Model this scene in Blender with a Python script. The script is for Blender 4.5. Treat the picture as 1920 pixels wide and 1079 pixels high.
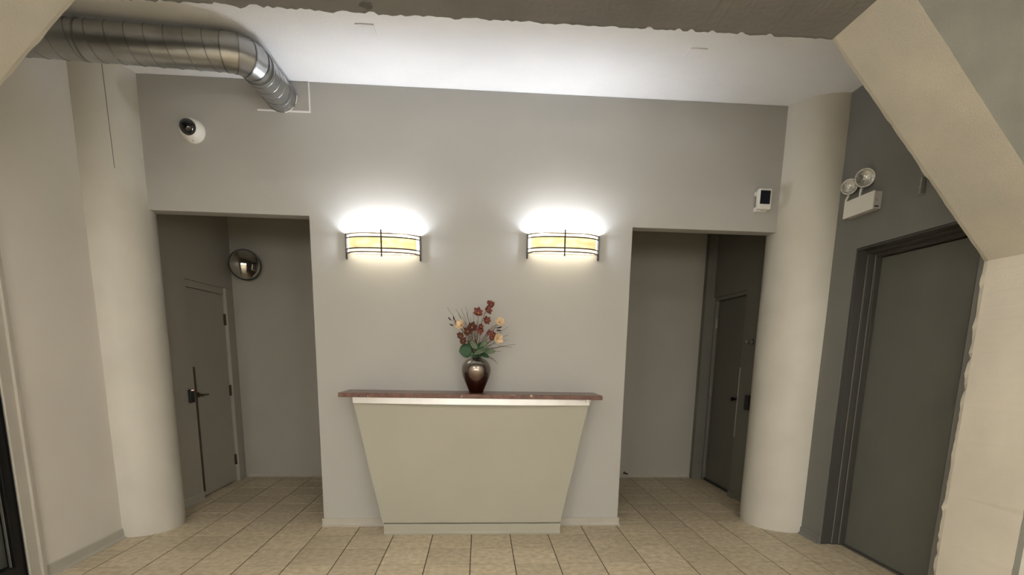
import bpy, bmesh, math, random
from mathutils import Vector, Matrix, noise

random.seed(7)
for o in list(bpy.data.objects):
    bpy.data.objects.remove(o)
sc = bpy.context.scene
COL = sc.collection

# ------------------------------------------------------------------ camera
cam_d = bpy.data.cameras.new('camera')
cam = bpy.data.objects.new('camera', cam_d)
COL.objects.link(cam)
cam_d.sensor_fit = 'HORIZONTAL'
cam_d.sensor_width = 36.0
cam_d.lens = 1018.0 / 1920.0 * 36.0
cam_d.shift_x = (960.0 - 968.0) / 1920.0
cam_d.shift_y = (851.9 - 539.5) / 1920.0
cam_d.clip_start = 0.05
RX = Vector((0.997687, -0.065791, 0.017094))
RY = -Vector((0.004804, -0.182606, -0.983174))
RZ = -Vector((0.067805, 0.980983, -0.181867))
cam.matrix_world = Matrix(((RX.x, RY.x, RZ.x, 0.0), (RX.y, RY.y, RZ.y, 0.0), (RX.z, RY.z, RZ.z, 1.42), (0, 0, 0, 1)))
sc.camera = cam

# ------------------------------------------------------------------ world, exposure
world = bpy.data.worlds.new('world')
sc.world = world
world.use_nodes = True
bg = world.node_tree.nodes['Background']
bg.inputs[0].default_value = (0.6, 0.7, 1.0, 1)
bg.inputs[1].default_value = 0.02
vs = sc.view_settings
vs.view_transform = 'Standard'
vs.look = 'None'
vs.exposure = 0.05
vs.gamma = 1.0
vs.use_curve_mapping = False

# strengths of the sconce lamps and the added fill lights (used in their builders)
BULB_STRENGTH = 620.0
BULB_COLOR = (0.80, 0.87, 1.0)
GLASS_STRENGTH = 0.9
UNDER_STRENGTH = 6.0
CEILING_FILL_STRENGTH = 24.0
REAR_FILL_STRENGTH = 19.0
FILL_COLOR = (1.0, 0.975, 0.92)

# ------------------------------------------------------------------ materials
def mat(name, color, rough=0.6, metal=0.0, spec=0.3, var=0.0, vscale=6.0, bump=0.0, bscale=120.0, color2=None, emit=None, estr=0.0, detail=4.0, coat=0.0):
    m = bpy.data.materials.new(name)
    m.use_nodes = True
    nt = m.node_tree
    b = nt.nodes['Principled BSDF']
    c = (*color, 1.0)
    b.inputs['Base Color'].default_value = c
    b.inputs['Roughness'].default_value = rough
    b.inputs['Metallic'].default_value = metal
    b.inputs['Specular IOR Level'].default_value = spec
    b.inputs['Coat Weight'].default_value = coat
    tc = nt.nodes.new('ShaderNodeTexCoord')
    if var > 0 or color2:
        n = nt.nodes.new('ShaderNodeTexNoise')
        n.inputs['Scale'].default_value = vscale
        n.inputs['Detail'].default_value = detail
        nt.links.new(tc.outputs['Object'], n.inputs['Vector'])
        r = nt.nodes.new('ShaderNodeValToRGB')
        r.color_ramp.elements[0].position = 0.3
        r.color_ramp.elements[1].position = 0.7
        if color2:
            r.color_ramp.elements[0].color = c
            r.color_ramp.elements[1].color = (*color2, 1)
        else:
            r.color_ramp.elements[0].color = tuple(x * (1 - var) for x in color) + (1,)
            r.color_ramp.elements[1].color = tuple(min(1, x * (1 + var)) for x in color) + (1,)
        nt.links.new(n.outputs['Fac'], r.inputs['Fac'])
        nt.links.new(r.outputs['Color'], b.inputs['Base Color'])
    if bump > 0:
        n2 = nt.nodes.new('ShaderNodeTexNoise')
        n2.inputs['Scale'].default_value = bscale
        n2.inputs['Detail'].default_value = 5
        nt.links.new(tc.outputs['Object'], n2.inputs['Vector'])
        bp = nt.nodes.new('ShaderNodeBump')
        bp.inputs['Strength'].default_value = bump
        bp.inputs['Distance'].default_value = 0.01
        nt.links.new(n2.outputs['Fac'], bp.inputs['Height'])
        nt.links.new(bp.outputs['Normal'], b.inputs['Normal'])
    if emit:
        b.inputs['Emission Color'].default_value = (*emit, 1)
        b.inputs['Emission Strength'].default_value = estr
    return m

M = {}
M['plaster'] = mat('plaster', (0.44, 0.43, 0.405), 0.55, var=0.03, vscale=2.0, bump=0.05, bscale=180)
M['plaster_left'] = mat('plaster_left', (0.70, 0.665, 0.605), 0.6, var=0.03, vscale=2.0, bump=0.06, bscale=150)
M['column_paint'] = mat('column_paint', (0.60, 0.575, 0.51), 0.5, var=0.05, vscale=3.0, bump=0.10, bscale=35)
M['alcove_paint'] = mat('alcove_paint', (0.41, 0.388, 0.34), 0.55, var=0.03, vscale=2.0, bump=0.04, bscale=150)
M['ceiling_paint'] = mat('ceiling_paint', (0.85, 0.85, 0.855), 0.8, var=0.02, vscale=3.0, bump=0.35, bscale=90)
M['dark_paint'] = mat('dark_paint', (0.195, 0.192, 0.178), 0.45, var=0.04, vscale=3.0, bump=0.04, bscale=160)
M['dark_door'] = mat('dark_door', (0.145, 0.146, 0.126), 0.42, var=0.05, vscale=4.0, bump=0.05, bscale=260)
M['dark_frame'] = mat('dark_frame', (0.062, 0.062, 0.055), 0.35, var=0.04, vscale=4.0)  # toned down so the colour holds the shade of the deep reveals
M['dark_alcove'] = mat('dark_alcove', (0.18, 0.175, 0.15), 0.5, var=0.05, vscale=3.0)
M['dark_leaf'] = mat('dark_leaf', (0.135, 0.13, 0.11), 0.45, var=0.05, vscale=4.0)
M['white_door'] = mat('white_door', (0.40, 0.378, 0.33), 0.45, var=0.03, vscale=2.0, bump=0.03)
M['white_trim'] = mat('white_trim', (0.45, 0.425, 0.37), 0.4, var=0.04, vscale=6.0)
M['grout'] = mat('grout', (0.10, 0.078, 0.05), 0.9, var=0.2, vscale=30)
M['counter_paint'] = mat('counter_paint', (0.40, 0.382, 0.315), 0.5, var=0.03, vscale=2.0, bump=0.04, bscale=160)
M['aluminium'] = mat('aluminium', (0.62, 0.625, 0.64), 0.30, 1.0, var=0.06, vscale=9.0)
M['black_metal'] = mat('black_metal', (0.012, 0.012, 0.012), 0.35, 0.3, var=0.2, vscale=8)
M['black_plastic'] = mat('black_plastic', (0.012, 0.012, 0.013), 0.5, var=0.2, vscale=8, spec=0.5)
M['white_plastic'] = mat('white_plastic', (0.80, 0.78, 0.72), 0.35, var=0.02, vscale=8, spec=0.5)
M['plate_white'] = mat('plate_white', (0.78, 0.77, 0.77), 0.6, var=0.02, vscale=8)
M['screen'] = mat('screen', (0.010, 0.011, 0.018), 0.3, var=0.2, vscale=20, spec=0.5)
M['dome_black'] = mat('dome_black', (0.006, 0.005, 0.005), 0.06, var=0.2, vscale=20, spec=0.6, coat=0.5)
M['bronze'] = mat('bronze', (0.10, 0.078, 0.055), 0.35, 0.8, var=0.15, vscale=12)
M['steel'] = mat('steel', (0.30, 0.29, 0.27), 0.35, 0.9, var=0.1, vscale=12)
M['sconce_metal'] = mat('sconce_metal', (0.035, 0.030, 0.026), 0.45, 0.5, var=0.2, vscale=30)
M['sconce_bronze'] = mat('sconce_bronze', (0.16, 0.11, 0.06), 0.45, 0.5, var=0.2, vscale=30)
M['duct'] = mat('duct', (0.38, 0.388, 0.39), 0.32, 1.0, color2=(0.52, 0.53, 0.545), vscale=5.0, bump=0.04, bscale=14)
M['duct_seam'] = mat('duct_seam', (0.27, 0.275, 0.275), 0.35, 1.0, var=0.15, vscale=12)
M['mastic'] = mat('mastic', (0.72, 0.70, 0.66), 0.7, var=0.05, vscale=30)
M['mirror'] = mat('mirror', (0.80, 0.79, 0.76), 0.03, 1.0, var=0.02, vscale=3)
M['lens'] = mat('lens', (0.92, 0.92, 0.91), 0.2, 1.0, color2=(0.55, 0.55, 0.54), vscale=40.0, bump=0.9, bscale=45)
M['lamp_housing'] = mat('lamp_housing', (0.50, 0.49, 0.47), 0.4, var=0.05, vscale=9)
M['stem'] = mat('stem', (0.10, 0.065, 0.04), 0.7, var=0.25, vscale=40)
M['twig'] = mat('twig', (0.13, 0.10, 0.072), 0.8, var=0.25, vscale=40)
M['petal_red'] = mat('petal_red', (0.13, 0.026, 0.024), 0.6, color2=(0.25, 0.085, 0.07), vscale=60)
M['petal_brown'] = mat('petal_brown', (0.075, 0.026, 0.02), 0.6, color2=(0.15, 0.06, 0.042), vscale=60)
M['petal_cream'] = mat('petal_cream', (0.72, 0.58, 0.38), 0.6, color2=(0.66, 0.44, 0.27), vscale=50)
M['flower_heart'] = mat('flower_heart', (0.42, 0.25, 0.07), 0.7, var=0.2, vscale=60)
M['pod'] = mat('pod', (0.055, 0.020, 0.018), 0.55, var=0.25, vscale=60)
M['leaf_dark'] = mat('leaf_dark', (0.020, 0.060, 0.026), 0.42, color2=(0.035, 0.09, 0.04), vscale=30)
M['leaf_pale'] = mat('leaf_pale', (0.09, 0.13, 0.075), 0.5, color2=(0.15, 0.19, 0.12), vscale=30)
M['rear_paint'] = mat('rear_paint', (0.80, 0.77, 0.70), 0.6, var=0.04, vscale=2)

def lamp_mat(name, color, strength, mottled=None):
    m = bpy.data.materials.new(name)
    m.use_nodes = True
    nt = m.node_tree
    b = nt.nodes['Principled BSDF']
    b.inputs['Base Color'].default_value = (*[min(1, x * 0.8) for x in color], 1)
    b.inputs['Roughness'].default_value = 0.4
    b.inputs['Emission Strength'].default_value = strength
    b.inputs['Emission Color'].default_value = (*color, 1)
    tc = nt.nodes.new('ShaderNodeTexCoord')
    n = nt.nodes.new('ShaderNodeTexNoise')
    mp = nt.nodes.new('ShaderNodeMapping')
    nt.links.new(tc.outputs['Object'], mp.inputs['Vector'])
    nt.links.new(mp.outputs['Vector'], n.inputs['Vector'])
    r = nt.nodes.new('ShaderNodeValToRGB')
    nt.links.new(n.outputs['Fac'], r.inputs['Fac'])
    nt.links.new(r.outputs['Color'], b.inputs['Emission Color'])
    c2 = mottled or color
    mp.inputs['Scale'].default_value = (13, 13, 24) if mottled else (2, 2, 2)
    n.inputs['Scale'].default_value = 1.0
    n.inputs['Detail'].default_value = 3
    r.color_ramp.elements[0].position = 0.38
    r.color_ramp.elements[1].position = 0.60
    r.color_ramp.elements[0].color = (*c2, 1)
    r.color_ramp.elements[1].color = (*color, 1)
    return m

M['bulb'] = lamp_mat('bulb', BULB_COLOR, BULB_STRENGTH)
M['white_glass'] = lamp_mat('white_glass', (1.0, 0.93, 0.74), GLASS_STRENGTH)
M['amber_glass'] = lamp_mat('amber_glass', (1.0, 0.83, 0.48), 1.0, (0.66, 0.44, 0.19))
M['under_glass'] = lamp_mat('under_glass', (1.0, 0.90, 0.68), UNDER_STRENGTH)
M['ceiling_fill'] = lamp_mat('ceiling_fill', FILL_COLOR, CEILING_FILL_STRENGTH)
M['rear_fill'] = lamp_mat('rear_fill', FILL_COLOR, REAR_FILL_STRENGTH)

def clear_mat(name, color, strength, clear):
    m = lamp_mat(name, color, strength)
    nt = m.node_tree
    b = nt.nodes['Principled BSDF']
    out = [n for n in nt.nodes if n.type == 'OUTPUT_MATERIAL'][0]
    tr = nt.nodes.new('ShaderNodeBsdfTransparent')
    tr.inputs[0].default_value = (1.0, 0.97, 0.90, 1)
    mx = nt.nodes.new('ShaderNodeMixShader')
    mx.inputs[0].default_value = clear
    nt.links.new(b.outputs[0], mx.inputs[1])
    nt.links.new(tr.outputs[0], mx.inputs[2])
    nt.links.new(mx.outputs[0], out.inputs['Surface'])
    return m
M['clear_glass'] = clear_mat('clear_glass', (1.0, 0.93, 0.74), 0.9, 0.6)

def tile_mat():
    m = mat('floor_tile', (0.46, 0.38, 0.26), 0.42, color2=(0.68, 0.58, 0.42), vscale=22.0, detail=8.0, bump=0.05, bscale=40)
    nt = m.node_tree
    b = nt.nodes['Principled BSDF']
    oi = nt.nodes.new('ShaderNodeObjectInfo')
    hsv = nt.nodes.new('ShaderNodeHueSaturation')
    mr = nt.nodes.new('ShaderNodeMapRange')
    mr.inputs['To Min'].default_value = 0.90
    mr.inputs['To Max'].default_value = 1.08
    nt.links.new(oi.outputs['Random'], mr.inputs['Value'])
    nt.links.new(mr.outputs['Result'], hsv.inputs['Value'])
    src = b.inputs['Base Color'].links[0].from_socket
    nt.links.new(src, hsv.inputs['Color'])
    nt.links.new(hsv.outputs['Color'], b.inputs['Base Color'])
    # pattern runs on through the floor instead of repeating in every tile
    geo = nt.nodes.new('ShaderNodeNewGeometry')
    for n in nt.nodes:
        if n.type == 'TEX_NOISE':
            nt.links.new(geo.outputs['Position'], n.inputs['Vector'])
    return m
M['tile'] = tile_mat()

def stone_mat():
    m = mat('red_stone', (0.085, 0.034, 0.024), 0.25, color2=(0.165, 0.072, 0.05), vscale=30.0, detail=8.0, spec=0.5)
    nt = m.node_tree
    b = nt.nodes['Principled BSDF']
    src = b.inputs['Base Color'].links[0].from_socket
    n = nt.nodes.new('ShaderNodeTexNoise')
    n.inputs['Scale'].default_value = 11
    n.inputs['Detail'].default_value = 6
    n.inputs['Distortion'].default_value = 1.5
    tc = nt.nodes.new('ShaderNodeTexCoord')
    nt.links.new(tc.outputs['Object'], n.inputs['Vector'])
    r = nt.nodes.new('ShaderNodeValToRGB')
    e = r.color_ramp.elements
    e[0].position = 0.66
    e[0].color = (0, 0, 0, 1)
    e[1].position = 0.72
    e[1].color = (1, 1, 1, 1)
    mx = nt.nodes.new('ShaderNodeMix')
    mx.data_type = 'RGBA'
    nt.links.new(n.outputs['Fac'], r.inputs['Fac'])
    nt.links.new(r.outputs['Color'], mx.inputs[0])
    nt.links.new(src, mx.inputs[6])
    mx.inputs[7].default_value = (0.55, 0.40, 0.30, 1)
    nt.links.new(mx.outputs[2], b.inputs['Base Color'])
    return m
M['stone'] = stone_mat()

def concrete_mat():
    m = mat('rough_concrete', (0.52, 0.495, 0.435), 0.75, color2=(0.62, 0.58, 0.49), vscale=3.0, detail=8.0, bump=0.30, bscale=190)
    return m
M['concrete'] = concrete_mat()
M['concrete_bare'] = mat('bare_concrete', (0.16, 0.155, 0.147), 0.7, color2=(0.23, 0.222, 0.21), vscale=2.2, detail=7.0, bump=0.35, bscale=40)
M['concrete_face'] = mat('concrete_face', (0.165, 0.16, 0.135), 0.8, color2=(0.21, 0.205, 0.175), vscale=4.0, detail=8.0, bump=0.25, bscale=120)
M['column_inner'] = mat('column_inner', (0.68, 0.635, 0.545), 0.6, var=0.06, vscale=3.0, bump=0.12, bscale=60)

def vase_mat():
    m = mat('vase_gradient', (0.20, 0.16, 0.13), 0.20, 0.95, var=0.1, vscale=20)
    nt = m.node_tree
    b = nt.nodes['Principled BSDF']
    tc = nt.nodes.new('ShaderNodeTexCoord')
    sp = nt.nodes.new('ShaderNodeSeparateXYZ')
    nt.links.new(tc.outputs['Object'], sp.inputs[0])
    r = nt.nodes.new('ShaderNodeValToRGB')  # colour ramp, red-brown at the foot to grey higher up
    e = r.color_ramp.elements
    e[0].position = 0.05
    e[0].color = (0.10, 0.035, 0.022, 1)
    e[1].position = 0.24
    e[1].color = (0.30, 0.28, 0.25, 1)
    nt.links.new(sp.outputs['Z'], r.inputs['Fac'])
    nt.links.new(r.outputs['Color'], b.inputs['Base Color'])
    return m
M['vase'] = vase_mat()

def glass_mat():
    m = bpy.data.materials.new('dark_glass')
    m.use_nodes = True
    b = m.node_tree.nodes['Principled BSDF']
    b.inputs['Base Color'].default_value = (0.55, 0.6, 0.58, 1)
    b.inputs['Roughness'].default_value = 0.03
    b.inputs['Transmission Weight'].default_value = 1.0
    b.inputs['IOR'].default_value = 1.45
    return m
M['glass'] = glass_mat()

# ------------------------------------------------------------------ mesh helpers
class MB:
    def __init__(self):
        self.v = []
        self.f = []
        self.mi = []
        self.cur = 0

    def add(self, vs_, fs_):
        n = len(self.v)
        self.v += [tuple(p) for p in vs_]
        for f in fs_:
            self.f.append(tuple(i + n for i in f))
            self.mi.append(self.cur)
        return self

    def box(self, a, b):
        x0, y0, z0 = a
        x1, y1, z1 = b
        return self.add([(x0, y0, z0), (x1, y0, z0), (x1, y1, z0), (x0, y1, z0), (x0, y0, z1), (x1, y0, z1), (x1, y1, z1), (x0, y1, z1)],
                        [(0, 3, 2, 1), (4, 5, 6, 7), (0, 1, 5, 4), (1, 2, 6, 5), (2, 3, 7, 6), (3, 0, 4, 7)])

    def prism(self, pts, axis, a, b):
        """polygon pts (in the two other axes, in order) extruded along axis from a to b"""
        def P(p, t):
            if axis == 'y':
                return (p[0], t, p[1])
            if axis == 'x':
                return (t, p[0], p[1])
            return (p[0], p[1], t)
        n = len(pts)
        vs_ = [P(p, a) for p in pts] + [P(p, b) for p in pts]
        fs_ = [tuple(range(n)), tuple(range(2 * n - 1, n - 1, -1))]
        fs_ += [(i, i + n, (i + 1) % n + n, (i + 1) % n) for i in range(n)]
        return self.add(vs_, fs_)

    def tube(self, path, r, seg=12, cap=True, up=None):
        path = [Vector(p) for p in path]
        rs = r if isinstance(r, (list, tuple)) else [r] * len(path)
        rings = []
        prev = None
        for i, p in enumerate(path):
            d = (path[min(i + 1, len(path) - 1)] - path[max(i - 1, 0)]).normalized()
            if prev is None:
                u = up or (Vector((0, 0, 1)) if abs(d.z) < 0.9 else Vector((1, 0, 0)))
                u = (u - d * u.dot(d)).normalized()
            else:
                u = (prev - d * prev.dot(d)).normalized()
            prev = u
            w = d.cross(u)
            rings.append([p + (u * math.cos(2 * math.pi * k / seg) + w * math.sin(2 * math.pi * k / seg)) * rs[i] for k in range(seg)])
        vs_ = [q for ring in rings for q in ring]
        fs_ = []
        for i in range(len(path) - 1):
            for k in range(seg):
                k2 = (k + 1) % seg
                fs_.append((i * seg + k, i * seg + k2, (i + 1) * seg + k2, (i + 1) * seg + k))
        if cap:
            fs_.append(tuple(range(seg - 1, -1, -1)))
            fs_.append(tuple(range((len(path) - 1) * seg, len(path) * seg)))
        return self.add(vs_, fs_)

    def lathe(self, prof, seg=32, mtx=None, caps=True):
        """prof: list of (r, h), turned about z; mtx places it"""
        mtx = mtx or Matrix()
        vs_ = []
        for r, h in prof:
            for k in range(seg):
                a = 2 * math.pi * k / seg
                vs_.append(mtx @ Vector((r * math.cos(a), r * math.sin(a), h)))
        fs_ = []
        n = len(prof)
        for i in range(n - 1):
            for k in range(seg):
                k2 = (k + 1) % seg
                fs_.append((i * seg + k, i * seg + k2, (i + 1) * seg + k2, (i + 1) * seg + k))
        if caps and prof[0][0] > 1e-5:
            fs_.append(tuple(range(seg - 1, -1, -1)))
        if caps and prof[-1][0] > 1e-5:
            fs_.append(tuple(range((n - 1) * seg, n * seg)))
        return self.add(vs_, fs_)

    def build(self, name, material, parent=None, smooth=False, bevel=0.0, loc=None, autosmooth=None, segs=2):
        me = bpy.data.meshes.new(name)
        me.from_pydata(self.v, [], self.f)
        mats = material if isinstance(material, (list, tuple)) else [material]
        for q in mats:
            me.materials.append(M[q])
        for p, i in zip(me.polygons, self.mi):
            p.material_index = i
        bm = bmesh.new()
        bm.from_mesh(me)
        bmesh.ops.remove_doubles(bm, verts=bm.verts, dist=1e-6)
        bmesh.ops.recalc_face_normals(bm, faces=bm.faces)
        bm.to_mesh(me)
        bm.free()
        if smooth:
            me.polygons.foreach_set('use_smooth', [True] * len(me.polygons))
            try:
                me.set_sharp_from_angle(angle=math.radians(autosmooth or 40))
            except Exception:
                pass
        o = bpy.data.objects.new(name, me)
        COL.objects.link(o)
        if loc:
            o.location = loc
        if parent:
            o.parent = parent
        if bevel:
            md = o.modifiers.new('bevel', 'BEVEL')
            md.width = bevel
            md.segments = segs
            md.limit_method = 'ANGLE'
        return o

def tag(o, label, cat, group=None, kind=None):
    o['label'] = label
    o['category'] = cat
    if group:
        o['group'] = group
    if kind:
        o['kind'] = kind
    return o

def empty(name, loc, label, cat, group=None, kind=None):
    o = bpy.data.objects.new(name, None)
    o.empty_display_size = 0.05
    COL.objects.link(o)
    o.location = loc
    return tag(o, label, cat, group, kind)

def axis_matrix(pos, zdir, up=(0, 0, 1)):
    z = Vector(zdir).normalized()
    u = Vector(up)
    x = u.cross(z)
    if x.length < 1e-4:
        x = Vector((1, 0, 0))
    x.normalize()
    y = z.cross(x)
    m = Matrix((x, y, z)).transposed().to_4x4()
    m.translation = Vector(pos)
    return m

# ------------------------------------------------------------------ dimensions (metres; the camera stands over the origin)
YW = 4.376            # face of the middle wall
YB = 6.19             # back wall of the recesses
ZC = 3.30             # ceiling
XL, XR = -2.68, 2.65  # side walls
YR = -3.2             # rear wall behind the camera
TS = 0.305            # floor tile module

# ------------------------------------------------------------------ floor with tiles
fl = MB().box((-2.95, YR, -0.12), (3.0, YB + 0.15, -0.0022)).build('floor', 'grout')
tag(fl, 'beige square tiled floor with thin dark grout lines', 'floor', kind='structure')
tile_mesh = None
G = 0.0036
x_first = -0.059 - 9 * TS
y_first = 3.525 - 3 * TS
def tile_mb(sx, sy):
    b = 0.0012
    w, d = sx / 2, sy / 2
    m = MB()
    m.add([(-w, -d, -0.008), (w, -d, -0.008), (w, d, -0.008), (-w, d, -0.008),
           (-w, -d, -0.0008), (w, -d, -0.0008), (w, d, -0.0008), (-w, d, -0.0008),
           (-w + b, -d + b, 0), (w - b, -d + b, 0), (w - b, d - b, 0), (-w + b, d - b, 0)],
          [(3, 2, 1, 0), (0, 1, 5, 4), (1, 2, 6, 5), (2, 3, 7, 6), (3, 0, 4, 7),
           (4, 5, 9, 8), (5, 6, 10, 9), (6, 7, 11, 10), (7, 4, 8, 11), (8, 9, 10, 11)])
    return m
proto = None
near = MB()
for j in range(-19, 12):
    for i in range(0, 19):
        x0 = x_first + i * TS
        y0 = y_first + j * TS
        xa, xb = max(x0, XL - 0.03), min(x0 + TS, 2.86)
        ya, yb = y0, min(y0 + TS, YB)
        if xb - xa < 0.02 or yb - ya < 0.02:
            continue
        full = (xb - xa > TS - 1e-4) and (yb - ya > TS - 1e-4)
        cx, cy = (xa + xb) / 2, (ya + yb) / 2
        if j < -1:
            t = tile_mb(xb - xa - 2 * G, yb - ya - 2 * G)
            near.add([(p[0] + cx, p[1] + cy, p[2]) for p in t.v], t.f)
            continue
        if full:
            if proto is None:
                proto = tile_mb(TS - 2 * G, TS - 2 * G).build('tile', 'tile', fl)
                o = proto
            else:
                o = proto.copy()
                COL.objects.link(o)
                o.parent = fl
        else:
            o = tile_mb(xb - xa - 2 * G, yb - ya - 2 * G).build('tile', 'tile', fl)
        o.location = (cx, cy, random.uniform(-0.0003, 0.0003))
nt_ = near.build('tile_field', 'tile', fl)
nt_['kind'] = 'stuff'

# ------------------------------------------------------------------ ceiling and walls
tag(MB().box((-2.95, YR, ZC), (3.0, YB + 0.15, ZC + 0.15)).build('ceiling', 'ceiling_paint'),
    'white stippled ceiling over the lobby', 'ceiling', kind='structure')

XA, XBn = -1.27, 1.175      # edges of the middle wall
HB = 2.40                   # underside of the lintels
tag(MB().prism([(-2.62, HB + 0.004), (XA, HB), (XA, 0), (XBn, 0), (XBn, HB - 0.004), (2.58, HB - 0.008), (2.58, ZC), (-2.62, ZC)], 'y', YW, YW + 0.125)
    .build('wall_front', 'plaster', bevel=0.004),
    'pale grey wall with two doorless openings behind the counter', 'wall', kind='structure')
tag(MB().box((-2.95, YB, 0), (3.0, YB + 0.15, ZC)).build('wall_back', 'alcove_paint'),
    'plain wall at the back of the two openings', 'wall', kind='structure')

# left wall of the lobby with the opening for the glazed panel
WIN0, WIN1, WINZ = 2.83, 3.26, 2.35
w = MB()
w.box((-2.9, WIN1, 0), (XL, 4.6, ZC))
w.box((-2.9, 2.6, 0), (XL, WIN0, ZC))
w.box((-2.9, WIN0, WINZ), (XL, WIN1, ZC))
tag(w.build('wall_left', 'plaster_left'), 'cream wall left of the round column, reaching the glazed panel', 'wall', kind='structure')
tag(MB().box((-2.9, YR, 0), (XL, 2.6, ZC)).build('wall_rear_left', 'rear_paint'), 'cream side wall beside the viewer on the left', 'wall', kind='structure')
tag(MB().box((XR, YR, 0), (2.95, 2.8, ZC)).build('wall_rear_right', 'rear_paint'), 'cream side wall beside the viewer on the right', 'wall', kind='structure')
tag(MB().box((-2.95, YR - 0.15, 0), (3.0, YR, ZC)).build('wall_rear', 'rear_paint'), 'plain wall behind the viewer', 'wall', kind='structure')

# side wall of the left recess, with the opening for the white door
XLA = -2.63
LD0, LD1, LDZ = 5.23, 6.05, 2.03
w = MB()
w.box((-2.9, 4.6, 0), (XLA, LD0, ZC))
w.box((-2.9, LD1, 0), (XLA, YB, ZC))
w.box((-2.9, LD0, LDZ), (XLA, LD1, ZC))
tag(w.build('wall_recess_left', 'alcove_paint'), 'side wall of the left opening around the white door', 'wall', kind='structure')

# right side: dark wall with the deep opening for the big door
RD0, RD1, RDZ = 2.862, 3.872, 2.19
w = MB()
w.box((XR, RD1, 0), (2.95, 4.75, ZC))
w.box((XR, 2.72, 0), (2.95, RD0, ZC))
w.box((XR, RD0, RDZ), (2.95, RD1, ZC))
w.box((2.875, RD0, 0), (2.95, RD1, RDZ))
tag(w.build('wall_right', 'dark_paint'), 'dark grey wall around the big door on the right', 'wall', kind='structure')
XRA = 2.60
AD0, AD1, ADZ = 5.33, 6.10, 2.07
w = MB()
w.box((XRA, 4.6, 0), (2.95, AD0, ZC))
w.box((XRA, AD1, 0), (2.95, YB, ZC))
w.box((XRA, AD0, ADZ), (2.95, AD1, ZC))
w.box((2.70, AD0, 0), (2.95, AD1, ADZ))
w.box((2.505, AD1 + 0.005, 0), (XRA, YB - 0.001, ZC))
tag(w.build('wall_recess_right', 'dark_alcove'), 'charcoal side wall inside the right opening', 'wall', kind='structure')

# ------------------------------------------------------------------ round columns
def column(cx, cy, r, label, seed):
    m = MB()
    seg, rows = 72, 46
    vs_ = []
    for i in range(rows + 1):
        z = ZC * i / rows
        for k in range(seg):
            a = 2 * math.pi * k / seg
            n = noise.noise(Vector((math.cos(a) * 2 + seed, math.sin(a) * 2, z * 1.3))) * 0.004
            if i == 0:
                n += -0.006 + 0.006 * noise.noise(Vector((math.cos(a) * 9, math.sin(a) * 9, seed)))
            if i > 14 and seed == 3:
                n -= 0.002
            vs_.append((cx + (r + n) * math.cos(a), cy + (r + n) * math.sin(a), z))
    fs_ = []
    for i in range(rows):
        for k in range(seg):
            k2 = (k + 1) % seg
            fs_.append((i * seg + k, i * seg + k2, (i + 1) * seg + k2, (i + 1) * seg + k))
    m.add(vs_, fs_)
    o = m.build('round_column', 'column_paint', smooth=True)
    return tag(o, label, 'column', kind='structure')
cl = column(-2.69, 4.387, 0.286, 'round cream column left of the counter, below the metal duct', 3)
cr = column(2.63, 4.44, 0.315, 'round cream column beside the dark wall and emergency light', 8)
# long hairline seam in the left column
a0 = math.radians(-49)
sm = MB()
pts = []
for i in range(9):
    z = ZC - 0.0 - i * 0.085
    a = a0 + 0.03 * i / 8
    pts.append((-2.69 + 0.2855 * math.cos(a), 4.387 + 0.2855 * math.sin(a), z))
sm.tube(pts, 0.0022, 6)
sm.build('seam', 'dark_paint', cl)

# ------------------------------------------------------------------ concrete portal the viewer looks through
YF, YN = 2.80, 2.35
open_path = [(-2.665, 0.0), (-2.665, 1.985), (-1.746, 2.905), (1.662, 2.912), (2.613, 1.934), (2.613, 0.0)]
outer_path = [(-2.93, 0.0), (-2.93, 2.3), (-1.9, ZC), (1.8, ZC), (2.93, 2.3), (2.93, 0.0)]
def sample(path, n_per):
    out = []
    for s in range(len(path) - 1):
        a, b = path[s], path[s + 1]
        for i in range(n_per[s]):
            t = i / n_per[s]
            out.append((a[0] + (b[0] - a[0]) * t, a[1] + (b[1] - a[1]) * t, s))
    out.append((*path[-1], len(path) - 2))
    return out
NP = [30, 40, 170, 44, 70]
inn = sample(open_path, NP)
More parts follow.
